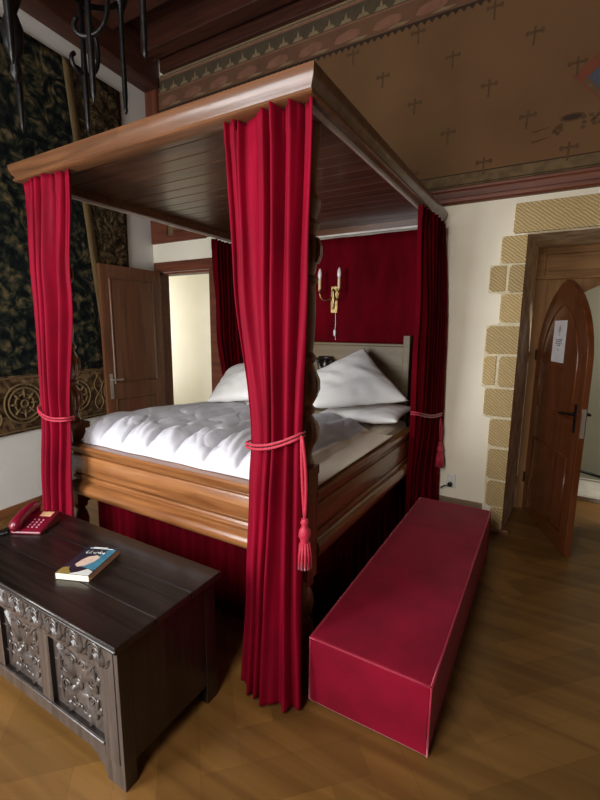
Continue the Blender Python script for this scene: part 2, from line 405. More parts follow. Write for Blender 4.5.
# diamond of a shield and the faded scrollwork to the right
flat([(-.028, 3.244), (.16, 3.40), (.36, 3.244), (.17, 3.04)], 10, .0015)
flat([(.055, 3.22), (.16, 3.31), (.28, 3.22), (.17, 3.09)], 9, .002)
flat([(.03, 3.20), (.05, 3.22), (.165, 3.085), (.165, 3.06)], 3, .0022)
for (cx, cz, w, h, mi) in ((-.01, 3.0, .055, .016, 8), (-.01, 3.0, .075, .026, 1)):
    flat([(cx+w*Co(a*PI/6), cz+h*S(a*PI/6)) for a in range(12)], mi, .002 if mi == 8 else .0012)
for x, z in ((.06, 2.985), (.062, 2.955), (.058, 2.925), (.10, 2.99), (.12, 2.97), (.14, 2.985), (.12, 2.935), (.15, 2.94), (.11, 2.955), (.17, 2.96), (.2, 2.93), (.21, 2.98)):
    flat([(x-.012, z-.012), (x+.014, z-.009), (x+.010, z+.012), (x-.014, z+.010)], 1, .0015)
for x, z in ((-.105, 2.93), (-.085, 2.915), (-.09, 2.95), (-.065, 2.935), (-.07, 2.96)):
    flat([(x-.012, z-.014), (x+.012, z-.012), (x+.010, z+.014), (x-.013, z+.012)], 1, .0015)
for z in (2.955, 2.89): flat([(-.24, z-.012), (-.20, z-.008), (-.12, z+.014), (-.20, z+.004), (-.238, z+.002)], 1, .0015)
o = obj('wall_painting', bm, [M['mural'], M['cross'], M['borderpaint'], M['borderpaint'], M['redpaint'], M['pinkpaint'], M['greenpaint'], M['palepaint'], M['blackpaint'], M['bluepaint'], M['rustpaint']])
tag(o, 'ochre painted upper wall decoration with rows of small crosses above the timber rail', 'wall painting')

# ------------------------------------------------------------------ stone doorway (right)
bm = new(); xr = -.205
box(bm, xr-.001, 1.06, YB-.012, YB+.02, 2.281, 2.285, 1)
def quoin(x0, x1, z0, z1, ch=.02):
    ch = min(ch, (z1-z0)*.2); j = lambda: random.uniform(-.006, .006)
    y0 = YB-.022+random.uniform(-.004, .004)
    pts = [(x0+ch+j(), z0+j()*.5), (x1, z0), (x1, z1), (x0+ch+j(), z1+j()*.5), (x0+j()*.5, z1-ch), (x0+j()*.5, z0+ch)]
    prism(bm, [(x, y0, z) for x, z in pts], (0, YB-.004-y0, 0), 0)
quoin(-.30, 1.25, 2.29, 2.493, .012)
for q in ((-.37, xr, 2.082, 2.272), (-.435, -.325, 1.885, 2.068), (-.305, xr, 1.875, 2.068), (-.345, xr, 1.66, 1.86), (-.428, xr, 1.425, 1.628),
          (-.428, -.345, 1.185, 1.405), (-.32, xr, 1.175, 1.405), (-.405, xr, .945, 1.155), (-.352, xr, .705, .918), (-.348, xr, .44, .682),
          (-.338, xr, .22, .42), (-.295, xr, .02, .205)):
    quoin(*q)
rng = [(-.375, 2.275), (-.375, 2.075), (-.44, 2.075), (-.44, 1.875), (-.35, 1.865), (-.35, 1.645), (-.435, 1.635), (-.435, 1.165), (-.41, 1.16), (-.41, .935), (-.355, .925), (-.355, .43), (-.345, .215), (-.30, .205), (-.30, 0), (xr, 0), (xr, 2.275)]
prism(bm, [(x, YB-.010, z) for x, z in rng], (0, .008, 0), 1)
for z0, z1 in ((2.0, 2.27), (1.75, 1.98), (1.5, 1.73), (1.27, 1.48), (1.02, 1.25), (.78, 1.0), (.5, .76), (.26, .48), (.02, .24)): pass
struct('trim_5', bm, [M['stone'], M['mortar']], bevel=.006)
bm = new()                                        # reveal: left jamb, soffit, right jamb
YD = 4.25
prism(bm, [(xr, YB-.004, 0), (-.15, YD, 0), (-.155, YD+.1, 0), (-.5, YD+.1, 0), (-.5, YB+.1, 0), (xr-.02, YB+.1, 0), (xr-.02, YB-.004, 0)], (0, 0, 2.281))
prism(bm, [(1.05, YB+.002, 0), (.99, YD+.1, 0), (1.3, YD+.1, 0), (1.3, YB+.15, 0), (1.07, YB+.15, 0), (1.07, YB+.002, 0)], (0, 0, 2.281))
box(bm, -.5, 1.3, YB+.15, YD+.1, 2.281, 2.45); box(bm, xr, 1.05, YB-.004, YB+.15, 2.276, 2.282)
struct('trim_6', bm, M['stoner'])
bm = new(); box(bm, -.235, -.15, YB-.03, YB+.02, 0, .035); struct('trim_7', bm, M['baseb'], bevel=.004)

# door_1: gothic arched leaf, open towards us, in a timber frame with a panelled transom
d1 = sgroup('door_1')
HX, HY, LW, SPR, APX = -.095, YD, .90, 1.36, 1.975
def arch(cx, half, spring, apex, n=12):           # pointed arch, from left spring over the apex to right spring
    h = apex-spring; R = (half*half+h*h)/(2*half); pts = []
    a1 = math.asin(min(1, h/R))
    for i in range(n+1):
        a = a1*i/n; pts.append((cx-half+R-R*Co(a), spring+R*S(a)))
    right = [(2*cx-x, z) for x, z in pts[:-1]][::-1]
    return pts+right
bm = new()
ar = arch(HX+LW/2+.005, LW/2+.005, SPR, APX+.01)
pts = [(-.155, 0)]+[(HX, 0)]+ar+[(HX+LW+.01, 0), (1.0, 0), (1.0, 2.03), (-.155, 2.03)]
prism(bm, [(x, YD, z) for x, z in pts], (0, .06, 0))
obj('spandrel_frame', bm, M['framez'], parent=d1)
bm = new()
box(bm, -.155, -.09, YD-.015, YD+.06, 2.03, 2.281); box(bm, .93, 1.0, YD-.015, YD+.06, 2.03, 2.281)
box(bm, -.09, .93, YD-.015, YD+.06, 2.225, 2.281); box(bm, -.09, .93, YD-.015, YD+.06, 2.03, 2.062)
box(bm, -.09, .93, YD+.012, YD+.05, 2.06, 2.23)
box(bm, -.065, .905, YD+.002, YD+.014, 2.088, 2.2)
box(bm, -.155, 1.0, YD-.025, YD+.0, 2.02, 2.04)
obj('transom_panel', bm, M['framex'], parent=d1, bevel=.005)
# leaf local frame: s along width from hinge, n = thickness direction (towards the passage side), z up
ang = math.atan2(3.405-4.257, .205+.114)
ML = Matrix.Translation((HX, HY-.012, 0)) @ Matrix.Rotation(ang, 4, 'Z')
leaf = new(); th = .042
# local +y side when closed faces room... the face we see has the lower local y after rotation
out = [(.0, .008), (LW, .008)]+[(x, z) for x, z in arch(LW/2, LW/2, SPR, APX)[::-1]]
prism(leaf, [(x, 0, z) for x, z in out], (0, th, 0), 0, ML)
leafo = obj('leaf', leaf, M['leafz'], parent=d1, bevel=.004)
bm = new()
def panel_mould(x0, x1, z0, z1, y, arched=None):
    loop = [(x0, z0), (x1, z0)]+([(x1, z1), (x0, z1)] if not arched else [p for p in arched[::-1]])
    tube(bm, [ML @ Vector((x, y, z)) for x, z in loop], .008, 6, True)
for y in (0, th):
    panel_mould(.13, LW-.13, .14, .70, y)
    panel_mould(.13, LW-.13, .98, 0, y, arch(LW/2, LW/2-.13, 1.34, 1.80))
sub('panel_moulding', bm, M['leafz'], leafo, smooth=True)
bm = new()
for y, s in ((0, -1), (th, 1)):
    box(bm, LW-.09, LW-.055, y-.004 if s < 0 else y, y if s < 0 else y+.004, .90, 1.10, 0, ML)
    tube(bm, [ML @ Vector(p) for p in ((LW-.072, y, 1.03), (LW-.072, y+s*.05, 1.03), (LW-.10, y+s*.055, 1.03), (LW-.19, y+s*.055, 1.02))], .010, 8)
sub('door_handle', bm, M['black'], leafo, smooth=True, autosmooth=40)
bm = new(); box(bm, LW-.0005, LW+.002, .008, .034, .88, 1.08, 0, ML)
sub('lock_plate', bm, M['steel'], leafo)
bm = new()
for z in (.25, 1.35): tube(bm, [ML @ Vector((-.004, .0, z)), ML @ Vector((-.004, .0, z+.09))], .009, 8)
sub('hinge', bm, M['black'], leafo)
# notice taped to the visible face of the leaf
def pick_side():
    a = ML @ Vector((LW/2, 0, 1)); b = ML @ Vector((LW/2, th, 1)); return 0 if (a-cam.matrix_world.translation).length < (b-cam.matrix_world.translation).length else 1
sd = pick_side(); yn = -.002 if sd == 0 else th+.0005
bm = new(); X = (.325, .545) if True else None
box(bm, X[0], X[1], yn, yn+.0015, 1.362, 1.676, 0, ML)
yi = yn-.0005 if sd == 0 else yn+.0015
for i, (z, n, w) in enumerate(((1.63, 1, .02), (1.615, 2, .03), (1.60, 3, .05), (1.585, 2, .04), (1.565, 2, .03), (1.53, 5, .13), (1.515, 4, .10), (1.50, 5, .12), (1.485, 3, .07), (1.45, 1, .02))):
    for q in range(n):
        x = (X[0]+X[1])/2-w/2+w*q/max(n, 1)
        box(bm, x, x+w/max(n, 1)*.75, yi, yi+.0005, z, z+.006+.006*random.random(), 1, ML)
o = obj('notice_sheet', bm, [M['notice'], M['ink']])
tag(o, 'white paper notice taped on the arched wooden door', 'paper')

# passage behind the arched door
bm = new()
box(bm, -.7, 2.6, 5.3, 5.4, 0, 2.8); box(bm, 2.5, 2.6, YD+.1, 5.3, 0, 2.8); box(bm, -.7, -.6, YD+.1, 5.3, 0, 2.8); box(bm, -.7, 2.6, YD+.06, 5.4, 2.8, 2.9)
box(bm, -.7, -.5, YD+.0, YD+.1, 0, 2.8); box(bm, 1.0, 2.6, YD+.06, YD+.1, 0, 2.8); box(bm, -.5, 1.0, YD+.06, YD+.1, 2.281, 2.8)
struct('wall_passage', bm, M['hallp'])
bm = new(); box(bm, .1, 2.4, 4.72, 5.3, 0, .055); box(bm, .1, 2.4, 4.70, 4.74, 0, .05)
struct('trim_8', bm, M['greystone'], bevel=.006)
bm = new(); tube(bm, [(.24, 5.22, .17), (.30, 5.22, .165), (.7, 5.22, .09), (1.3, 5.22, -.0)][:3], .016, 8)
tube(bm, [(.36, 5.30, .14), (.36, 5.22, .14), (.36, 5.22, .155)], .012, 8)
o = obj('handrail', bm, M['iron'], smooth=True); tag(o, 'thin black iron rail low on the wall beyond the arched door', 'handrail')

# door_2: panelled leaf folded back against the left wall, doorway to a bright passage
d2 = sgroup('door_2')
bm = new()
box(bm, -4.02, -3.0, YB-.025, YB-.001, 2.215, 2.325)
box(bm, -3.19, -3.035, YB-.025, YB-.001, 0, 2.215); box(bm, -4.02, -3.965, YB-.02, YB-.001, 0, 2.215)
box(bm, -3.984, -3.965, YB-.001, YB+T, 0, 2.215); box(bm, -3.195, -3.17, YB-.001, YB+T, 0, 2.215); box(bm, -3.965, -3.195, YB-.001, YB+T, 2.19, 2.215)
obj('door_frame', bm, M['beamx'], parent=d2, bevel=.004)
p0, p1 = Vector((-3.865, 3.52, 0)), Vector((-3.885, 2.77, 0))
dv = (p1-p0); a2 = math.atan2(dv.y, dv.x); W2 = dv.length
M2 = Matrix.Translation(p0) @ Matrix.Rotation(a2, 4, 'Z')
bm = new(); box(bm, 0, W2, -.04, 0, .02, 2.215, 0, M2)
lf2 = obj('leaf', bm, M['doorz'], parent=d2, bevel=.004)
bm = new()
for z0, z1 in ((1.02, 2.08), (.15, .85)):
    box(bm, .13, W2-.12, -.001, .006, z0+.02, z1-.02, 0, M2)
    tube(bm, [M2 @ Vector(p) for p in ((.115, 0, z0), (W2-.105, 0, z0), (W2-.105, 0, z1), (.115, 0, z1))], .014, 6, True)
sub('door_panel', bm, M['doorz'], lf2, smooth=False)
bm = new()
box(bm, W2-.075, W2-.04, 0, .004, .86, 1.12, 0, M2)
tube(bm, [M2 @ Vector(p) for p in ((W2-.058, 0, 1.06), (W2-.058, .05, 1.06), (W2-.16, .055, 1.06))], .009, 8)
sub('door_handle', bm, M['steel'], lf2)
bm = new()
box(bm, -5.6, -2.3, 4.75, 5.05, 0, 2.7); box(bm, -5.6, -5.5, YB+T, 4.95, 0, 2.7); box(bm, -2.4, -2.3, YB+T, 4.95, 0, 2.7); box(bm, -5.6, -2.3, YB+T, 5.05, 2.7, 2.8)
struct('wall_corridor', bm, M['corr'])

# ------------------------------------------------------------------ tapestry on the left wall
tp = thing('tapestry', 'large dark green verdure tapestry hanging on the left wall', 'tapestry', (lx(2.0)+.02, 2.0, .7))
def tpt(y, z, d=.02): return Vector((lx(y)+d+.006*S(y*5+z*1.3)*(1 if z < 3.8 else .3), y, z))
Z0, Z1, ZB = .70, 3.93, 1.19
sl = lambda z: 2.74+(2.75-z)*.095                 # slanting guard strip
bm = new(); grid(bm, lambda u, v: tpt(-.5+(sl(ZB+(Z1-ZB)*v)+.5)*u, ZB+(Z1-ZB)*v), 60, 40)
obj('field', bm, M['tap'], parent=tp, smooth=True, solid=.006)
bm = new(); grid(bm, lambda u, v: tpt(-.5+3.69*u, Z0+(ZB-Z0)*v), 60, 8)
# raised woven scrolls of the lower border
lb = obj('lower_border', bm, M['tapb'], parent=tp, smooth=True, solid=.006)
bm = new()
for k, y in enumerate((.45, .95, 1.45, 1.95, 2.45, 2.9)):
    for R_ in ((.17, .135, .08, .03) if k % 2 else (.15, .11, .05)):
        tube(bm, [tpt(y+R_*Co(a*PI/14), (Z0+ZB)/2+R_*S(a*PI/14), .024) for a in range(28)], .009, 5, True)
    for a in range(8): tube(bm, [tpt(y+q*Co(a*PI/4), (Z0+ZB)/2+q*S(a*PI/4), .025) for q in (.05, .075, .10, .125)], [.004, .012, .012, .004], 5)
    for t0 in (-1, 1):
        tube(bm, [tpt(y+.25+.05*S(t*.55)*t0, Z0+.06+.37*t/12, .024) for t in range(13)], .008, 5)
for z in (Z0+.02, ZB-.02): tube(bm, [tpt(-.4+.1*t, z, .026) for t in range(35)], .008, 5)
sub('woven_scrolls', bm, M['strip'], lb, smooth=True).location = lb.location*0
bm = new(); grid(bm, lambda u, v: tpt(sl(ZB+(Z1-ZB)*v)+(3.195-sl(ZB+(Z1-ZB)*v))*u, ZB+(Z1-ZB)*v), 10, 40)
obj('side_border', bm, M['tapr'], parent=tp, smooth=True, solid=.006)
bm = new(); grid(bm, lambda u, v: tpt(sl(ZB+(Z1-ZB)*v)-.07+.085*u, ZB+(Z1-ZB)*v, .029), 2, 40)
obj('guard_strip', bm, M['strip'], parent=tp, smooth=True, solid=.008)

# ------------------------------------------------------------------ the bed
BXL, BXR, BYF, BYB = -2.60, -.85, 1.55, 3.50      # outer faces of the rails
PXL, PXR, PY = -2.63, -.908, 1.62
bed = thing('four_poster_bed', 'carved wooden four-poster bed with a boarded canopy in the middle of the room', 'bed', (-1.72, 2.5, 0))
def post(x, y, wid=.09):
    bm = new(); h = wid/2
    lathe(bm, [(.045, 0), (.05, .02), (.05, .05), (.03, .07), (.045, .11), (.052, .16), (.045, .21), (.028, .24), (.042, .27), (.05, .32), (.042, .37), (.026, .40), (.046, .42), (.046, .45)], (x, y), 20)
    box(bm, x-h, x+h, y-h, y+h, .45, .95)
    cw = .022 if x < -2 else .004
    box(bm, x-h-cw, x+h+cw, y-h-cw, y+h+cw, .95, .99)
    lathe(bm, [(.04, .99), (.045, 1.005), (.036, 1.02), (.03, 1.05), (.05, 1.11), (.056, 1.15), (.046, 1.20), (.030, 1.225), (.044, 1.24), (.044, 1.255), (.032, 1.27), (.054, 1.31), (.058, 1.36), (.05, 1.41), (.034, 1.45), (.046, 1.465), (.046, 1.48),
               (.030, 1.50), (.036, 1.56), (.040, 1.66), (.040, 1.74), (.036, 1.78), (.047, 1.79), (.047, 1.805), (.034, 1.82), (.044, 1.87), (.050, 1.92), (.044, 1.96), (.034, 1.98), (.048, 2.0), (.05, 2.02), (.036, 2.04), (.05, 2.08), (.054, 2.11), (.038, 2.14), (.036, 2.2), (.04, 2.28), (.05, 2.33), (.05, 2.395)], (x, y), 20)
    for z in (1.36, 1.92, 1.15):                  # carved gadroons round the bulbs
        for q in range(10):
            a = 2*PI*q/10
            tube(bm, [(x+Co(a)*.050*w, y+S(a)*.050*w, z+dz) for dz, w in ((-.05, .85), (-.02, 1.1), (.015, 1.1), (.045, .85))], .010, 5)
    return obj('post', bm, M['bedz'], parent=bed, smooth=True, autosmooth=35)
post(PXR, PY); post(PXL, PY); post(-.872, 3.495); post(-2.585, 3.47)
RZ0, RZ1 = .535, .872
rp = [(0, .872), (.022, .870), (.03, .858), (.026, .842), (.012, .828), (.006, .815), (-.012, .812), (-.012, .802), (.004, .800), (.008, .79), (.008, .690), (.004, .682), (-.014, .680), (-.014, .668), (.006, .666), (.012, .655), (.008, .642), (-.006, .636), (-.006, .628), (.02, .624), (.04, .612), (.052, .592), (.052, .572), (.04, .552), (.02, .538), (-.045, .535), (-.045, .872)]
bm = new(); sweep(bm, rp, (PXL+.046, BYF+.02, 0), (PXR-.046, BYF+.02, 0), (0, -1, 0), (0, 0, 1))
fr = obj('foot_rail', bm, M['bedx'], parent=bed, smooth=True, autosmooth=40)
rps = [(a*.45 if a > -.03 else a, b) for a, b in rp]
bm = new(); sweep(bm, rps, (BXR-.022, PY+.045, -.008), (BXR-.0, 3.42, -.018), (1, 0, 0), (0, 0, 1)); obj('side_rail', bm, M['bedy'], parent=bed, smooth=True, autosmooth=40)
bm = new(); sweep(bm, rp, (BXL+.02, PY+.05, 0), (BXL+.02, 3.42, 0), (-1, 0, 0), (0, 0, 1)); obj('side_rail', bm, M['bedy'], parent=bed, smooth=True, autosmooth=40)
bm = new(); box(bm, PXL+.05, PXR-.06, 3.44, 3.475, .5, 1.46); box(bm, PXL+.05, PXR-.06, 3.43, 3.48, 1.46, 1.482)
box(bm, PXR-.115, PXR-.06, 3.42, 3.485, .5, 1.55); box(bm, PXL+.06, PXL+.115, 3.42, 3.485, .5, 1.55)
hb = obj('headboard', bm, M['khaki'], parent=bed, bevel=.004)
bm = new(); ox, oy = -1.71, 3.415                  # carved mask-like bracket with acanthus leaves
box(bm, ox-.06, ox+.06, oy-.03, oy+.02, 1.335, 1.36)
for s in (-1, 1):
    tube(bm, bez((ox+s*.008, oy, 1.21), (ox+s*.03, oy-.03, 1.24), (ox+s*.07, oy-.03, 1.27), (ox+s*.05, oy-.01, 1.335), 8), [.012, .016, .02, .022, .022, .02, .018, .016, .012], 7)
    tube(bm, bez((ox+s*.05, oy, 1.335), (ox+s*.085, oy-.04, 1.35), (ox+s*.08, oy-.05, 1.30), (ox+s*.05, oy-.03, 1.31), 8), .011, 6)
lathe(bm, [(.004, 1.19), (.02, 1.205), (.03, 1.25), (.036, 1.29), (.026, 1.33), (.01, 1.345)], (ox, oy-.01), 12)
orn = sub('carved_bracket', bm, M['darkz'], hb, smooth=True); orn['label'] = 'dark carved bracket'
# canopy
CX0, CX1, CY0, CY1, ZC = -2.70, -.785, 1.42, 3.565, 2.40
def mitre(bm, x0, x1, y0, y1, prof, mi=0):
    rings = []
    for o_, z in prof:
        rings.append([bm.verts.new(p) for p in ((x0-o_, y0-o_, z), (x1+o_, y0-o_, z), (x1+o_, y1+o_, z), (x0-o_, y1+o_, z))])
    n = len(rings)
    for i in range(n):
        a, b = rings[i], rings[(i+1) % n]
        for q in range(4):
            bm.faces.new((a[q], a[(q+1) % 4], b[(q+1) % 4], b[q])).material_index = mi
bm = new()
mitre(bm, CX0, CX1, CY0, CY1, [(-.075, 2.40), (-.008, 2.40), (0, 2.407), (0, 2.416), (-.007, 2.421), (-.002, 2.430), (.005, 2.440), (.011, 2.452), (.015, 2.468), (.016, 2.486), (-.075, 2.486)])
cf = obj('canopy_frame', bm, M['fascia'], parent=bed, smooth=True, autosmooth=42)
bm = new(); y = CY0+.07
while y < CY1-.07:
    y2 = min(y+.118, CY1-.07)
    prism(bm, [(CX0+.07, y, 2.452), (CX0+.07, y+.005, 2.448), (CX0+.07, y2-.005, 2.448), (CX0+.07, y2, 2.452), (CX0+.07, y2, 2.47), (CX0+.07, y, 2.47)], (CX1-CX0-.14, 0, 0))
    y = y2
obj('canopy_boards', bm, M['canopy'], parent=bed)
bm = new()
for x in (CX0+.045, CX1-.045): box(bm, x-.008, x+.008, CY0+.07, CY1-.05, 2.385, 2.401)
box(bm, CX0+.06, CX1-.06, CY1-.075, CY1-.055, 2.385, 2.401)
tr = obj('curtain_track', bm, M['track'], parent=bed); tr['label'] = 'white curtain track'
# pleated bed skirt
def skirt_path():
    yF, xL, xR, yB = BYF+.15, BXL+.03, BXR-.09, 3.40
    pts = []; 
    def run(a, b, n):
        for i in range(n): pts.append(Vector(a).lerp(Vector(b), i/n))
    run((xL, yB), (xL, yF), 200); run((xL, yF), (xR, yF), 190); run((xR, yF), (xR, yB), 200); pts.append(Vector((xR, yB)))
    return pts
sp = skirt_path(); bm = new(); rows = 8; V = []
for i, p in enumerate(sp):
    t = sp[min(i+1, len(sp)-1)]-sp[max(i-1, 0)]; nrm = Vector((t.y, -t.x)).normalized()
    V.append([bm.verts.new((p+nrm*(.014*S(i*.75)+.006*S(i*.31))*(.5+.7*j/rows)).to_3d()+Vector((0, 0, .56-.545*j/rows))) for j in range(rows+1)])
for i in range(len(sp)-1):
    for j in range(rows): bm.faces.new((V[i][j], V[i+1][j], V[i+1][j+1], V[i][j+1]))
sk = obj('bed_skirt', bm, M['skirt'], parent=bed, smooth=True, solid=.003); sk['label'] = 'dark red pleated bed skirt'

# mattress, duvet, pillows
bm = new(); box(bm, -2.53, -.942, 1.62, 3.40, .58, .872)
o = obj('mattress', bm, M['sheet'], bevel=.05); tag(o, 'cream sheeted mattress between the wooden rails under the duvet', 'mattress')

DX0, DX1, DY0, DY1 = -2.545, -.878, BYF+.045, 2.80
def duv(u, v):
    x = DX0+(DX1-DX0)*u; y = DY0+(DY1-DY0)*v
    y += .018*noise.noise(Vector((x*5, 1, 0)))*(1-v)
    n = 7.4                                        # number of channels across
    ph = (u*1.06+.03*S(v*3+.5)+.018*noise.noise(Vector((x*1.4, y*1.4, 3))))*n
    fr_ = ph-math.floor(ph); roll = (max(0, 1-(2*fr_-1)**2))**.55
    amp = .112*(1-.35*v)
    right = max(0, min(1, (u-.76)/.16)); right = right*right*(3-2*right)
    left = max(0, min(1, u/.05)); left = left**.5
    f = min(1, v/.16); front = math.sqrt(max(0, 1-(1-f)**2))
    base = .885+.050*front*(1-.3*v)
    z = base+(amp*roll*(.25+.75*front))*(1-right)
    z -= right*(.035+.075*max(0, (u-.86)/.14)**1.5)
    edge = min(1, (1-u)/.03); z = .865+(z-.865)*(left*.9+.1)*(edge**.5)
    # wrinkles
    w = noise.noise(Vector((x*9+3*roll, y*3.0, .4)))*.010+noise.noise(Vector((x*22, y*9, 5.4)))*.006+noise.noise(Vector((x*4, y*4, 8)))*.012
    # radial creases where each channel turns down at the foot
    w += .008*S(fr_*22+4*noise.noise(Vector((x*6, y*6, 2))))*math.exp(-((v-.07)/.08)**2)*(1-right)
    w += right*.010*S(y*9+x*16+3*noise.noise(Vector((x*3, y*3, 9))))*.6
    w -= .013*(1-abs(noise.noise(Vector((x*11+y*3, y*4.5-x*2, 3.3))))*3.2)**2*max(0, 1-abs(noise.noise(Vector((x*11+y*3, y*4.5-x*2, 3.3))))*3.2)*(1-right)*(.4+.6*math.exp(-((v-.12)/.2)**2))
    z += w*(.35+.65*min(1, 6*v))
    return Vector((x, y, max(z, .880)))
bm = new(); V = grid(bm, duv, 260, 170)
lo = bm.verts
def skirtdown(seq):
    prev = None
    for v in seq:
        nv_ = bm.verts.new((v.co.x, v.co.y, .875)); 
        if prev: bm.faces.new((prev[0], v, nv_, prev[1]))
        prev = (v, nv_)
skirtdown(V[0]); skirtdown(V[-1]); skirtdown([c[0] for c in V]); skirtdown([c[-1] for c in V])
for f in bm.faces:
    c_ = f.calc_center_median(); q_ = (c_.x-DX0)/(DX1-DX0)
    if q_ > .865+.015*S(c_.y*3): f.material_index = 1
o = obj('duvet', bm, [M['duvet'], M['sheet']], smooth=True); tag(o, 'white puffy channelled duvet spread over the bed', 'duvet')

def pillow(name, label, corners, thick, seed=0, group='white bed pillows', dent=0):
    # corners: four 3D points a,b,c,d going round
    a, b, c, d = map(Vector, corners); bm = new(); nrm = (b-a).cross(d-a).normalized(); cen = (a+b+c+d)/4
    n = 44
    def pt(u, v, s):
        U, Vv = 2*u-1, 2*v-1
        U2 = U*(1-.07*(1-Vv*Vv)); V2 = Vv*(1-.07*(1-U*U))
        uu, vv = (U2+1)/2, (V2+1)/2
        p = a*(1-uu)*(1-vv)+b*uu*(1-vv)+c*uu*vv+d*(1-uu)*vv
        h = max(0, (1-U**2)*(1-Vv**2))**.42*thick/2
        q = Vector((u*2.6+seed, v*2.6, seed*1.7))
        w = (noise.noise(q)*.22+noise.noise(q*2.6)*.11)*h
        e = min(1-abs(U), 1-abs(Vv))
        w += .006*S(14*math.atan2(Vv, U)+seed)*max(0, (1-e*3.2))*(h*12 if h < .08 else 1)
        return p+nrm*s*(h+w)
    T_ = [[bm.verts.new(pt(i/n, j/n, 1)) for j in range(n+1)] for i in range(n+1)]
    B_ = [[T_[i][j] if i in (0, n) or j in (0, n) else bm.verts.new(pt(i/n, j/n, -1)) for j in range(n+1)] for i in range(n+1)]
    for i in range(n):
        for j in range(n):
            bm.faces.new((T_[i][j], T_[i+1][j], T_[i+1][j+1], T_[i][j+1]))
            try: bm.faces.new((B_[i][j], B_[i][j+1], B_[i+1][j+1], B_[i+1][j]))
            except ValueError: pass
    o = obj(name, bm, M['pillow'], smooth=True)
    return tag(o, label, 'pillow', group)
tip = Vector((-1.36, 3.32, 1.44))
pillow('pillow', 'large square white pillow leaning on the headboard at the near right side of the bed',
       [(-1.42, 2.64, 1.055), (-.87, 3.12, 1.075), (-1.33, 3.36, 1.445), (-1.78, 2.88, 1.15)], .18, 1)
pillow('pillow', 'flat white pillow under the large leaning pillow at the right side of the bed',
       [(-1.50, 2.80, .945), (-.885, 2.92, .950), (-.89, 3.36, .985), (-1.50, 3.36, .985)], .12, 5)
pillow('pillow', 'white pillow leaning beside the far doorway at the left of the bed',
       [(-2.40, 2.62, 1.0), (-1.90, 2.72, 1.05), (-2.02, 3.22, 1.38), (-2.56, 3.10, 1.22)], .18, 9)
pillow('pillow', 'flat white pillow under the leaning pillow at the left of the bed',
       [(-2.54, 2.86, .96), (-1.95, 2.80, .96), (-1.95, 3.32, 1.02), (-2.55, 3.36, 1.02)], .14, 13)

# ------------------------------------------------------------------ curtains
def curtain(label, keys, bulge, pleats, axis='x', tie=None, seed=0, flip=1, group='red velvet bed curtains', amp=.033, m='velvet', skew=0):
    # keys: (z, a0, a1, depth_centre); axis x: a is x and depth is y; axis y: a is y and depth is x
    kz = [k[0] for k in keys]; zt, zb = keys[0][0], keys[-1][0]
    a0, a1, c0 = keys[-1][1:]
    base = ((a0+a1)/2, c0, 0) if axis == 'x' else (c0, (a0+a1)/2, 0)
    t_ = thing('bed_curtain', label, 'curtain', base, group)
    NU, NV = pleats*20, 90
    jit = [random.uniform(-.25, .25) for _ in range(pleats+2)]
    def fn(u, v):
        z = zt+(zb-zt)*v
        a, b, c = lerpkeys(keys, z)
        k_ = u*pleats; i = int(k_)
        warp = .03*noise.noise(Vector((u*4, z*.7, seed)))
        A = amp*1.15*(.7+.9*noise.noise(Vector((u*4.5, z*.55, seed+7))))
        A *= (b-a)/.36 if (b-a) < .36 else 1
        ph = 2*PI*(k_+.75*noise.noise(Vector((u*3.1, z*.45, seed+3))))
        fold = A*(1-2*abs(S(ph/2))**1.5)+.005*S(ph*2+seed+2*z)*(1-.7*v)+.009*S(ph*3+seed+u*9)*max(0, 1-3.2*v)**1.3
        if v < .035: fold += .004*S(ph*3+seed)
        bl = bulge(z)*(1-(2*u-1)**2)**.5 if callable(bulge) else bulge*(1-(2*u-1)**2)**.5
        w = a+(b-a)*(u+warp*S(PI*u))+.006*S(ph+1.2)
        hem = .012*S(ph*.5+seed) if v > .995 else 0
        dep = c-flip*(bl+fold)+skew*u*u*(1-z/2.4)
        zz = z+abs(hem)
        return Vector((w, dep, zz)) if axis == 'x' else Vector((dep, w, zz))
    bm = new(); grid(bm, fn, NU, NV)
    obj('drape', bm, M[m], parent=t_, smooth=True, solid=.005)
    if tie:
        zl, zr, outx = tie['zl'], tie['zr'], tie.get('out', .015)
        bm = new()
        for dz in (0, .016):
            pts = []
            for i in range(33):
                q = 2*PI*i/32; u = (1-Co(q))/2
                z = zl+(zr-zl)*(u if i <= 16 else u)+dz - .02*S(PI*u)
                a, b, c = lerpkeys(keys, z)
                w = a-outx*.4+(b-a+outx*.8)*u
                front = i <= 16
                bl = (bulge(z) if callable(bulge) else bulge)
                d = c-flip*((bl+amp*.9)*abs(S(q))**.6+.006) if front else c+flip*(amp*1.1*abs(S(q))**.6+.006)
                d += skew*u*u*(1-z/2.4)
                pts.append(Vector((w, d, z)) if axis == 'x' else Vector((d, w, z)))
            tube(bm, pts[:-1], .0055, 7, True)
        tc_ = obj('tieback_cord', bm, M['cord'], parent=t_, smooth=True)
        if 'tas' in tie:
            x, y, z0, z1 = tie['tas']
            bm = new()
            for s in (-1, 1):
                tube(bm, bez((x-.012, y-.01, z0), (x+.012*s, y-.012, z0-.1), (x+.010*s, y, z1+.3), (x, y, z1+.2), 10), .007, 6)
            lathe(bm, [(.006, z1+.205), (.014, z1+.2), (.018, z1+.185), (.012, z1+.17), (.024, z1+.155), (.028, z1+.13), (.018, z1+.11), (.026, z1+.09), (.03, z1), (.004, z1+.002)], (x, y), 14)
            for q in range(14):
                aa = 2*PI*q/14; tube(bm, [(x+.02*Co(aa), y+.02*S(aa), z1+.10), (x+.030*Co(aa), y+.030*S(aa), z1+.05), (x+.031*Co(aa), y+.031*S(aa), z1-.01)], .006, 5)
            sub('tassel', bm, M['cord'], tc_, smooth=True)
    return t_
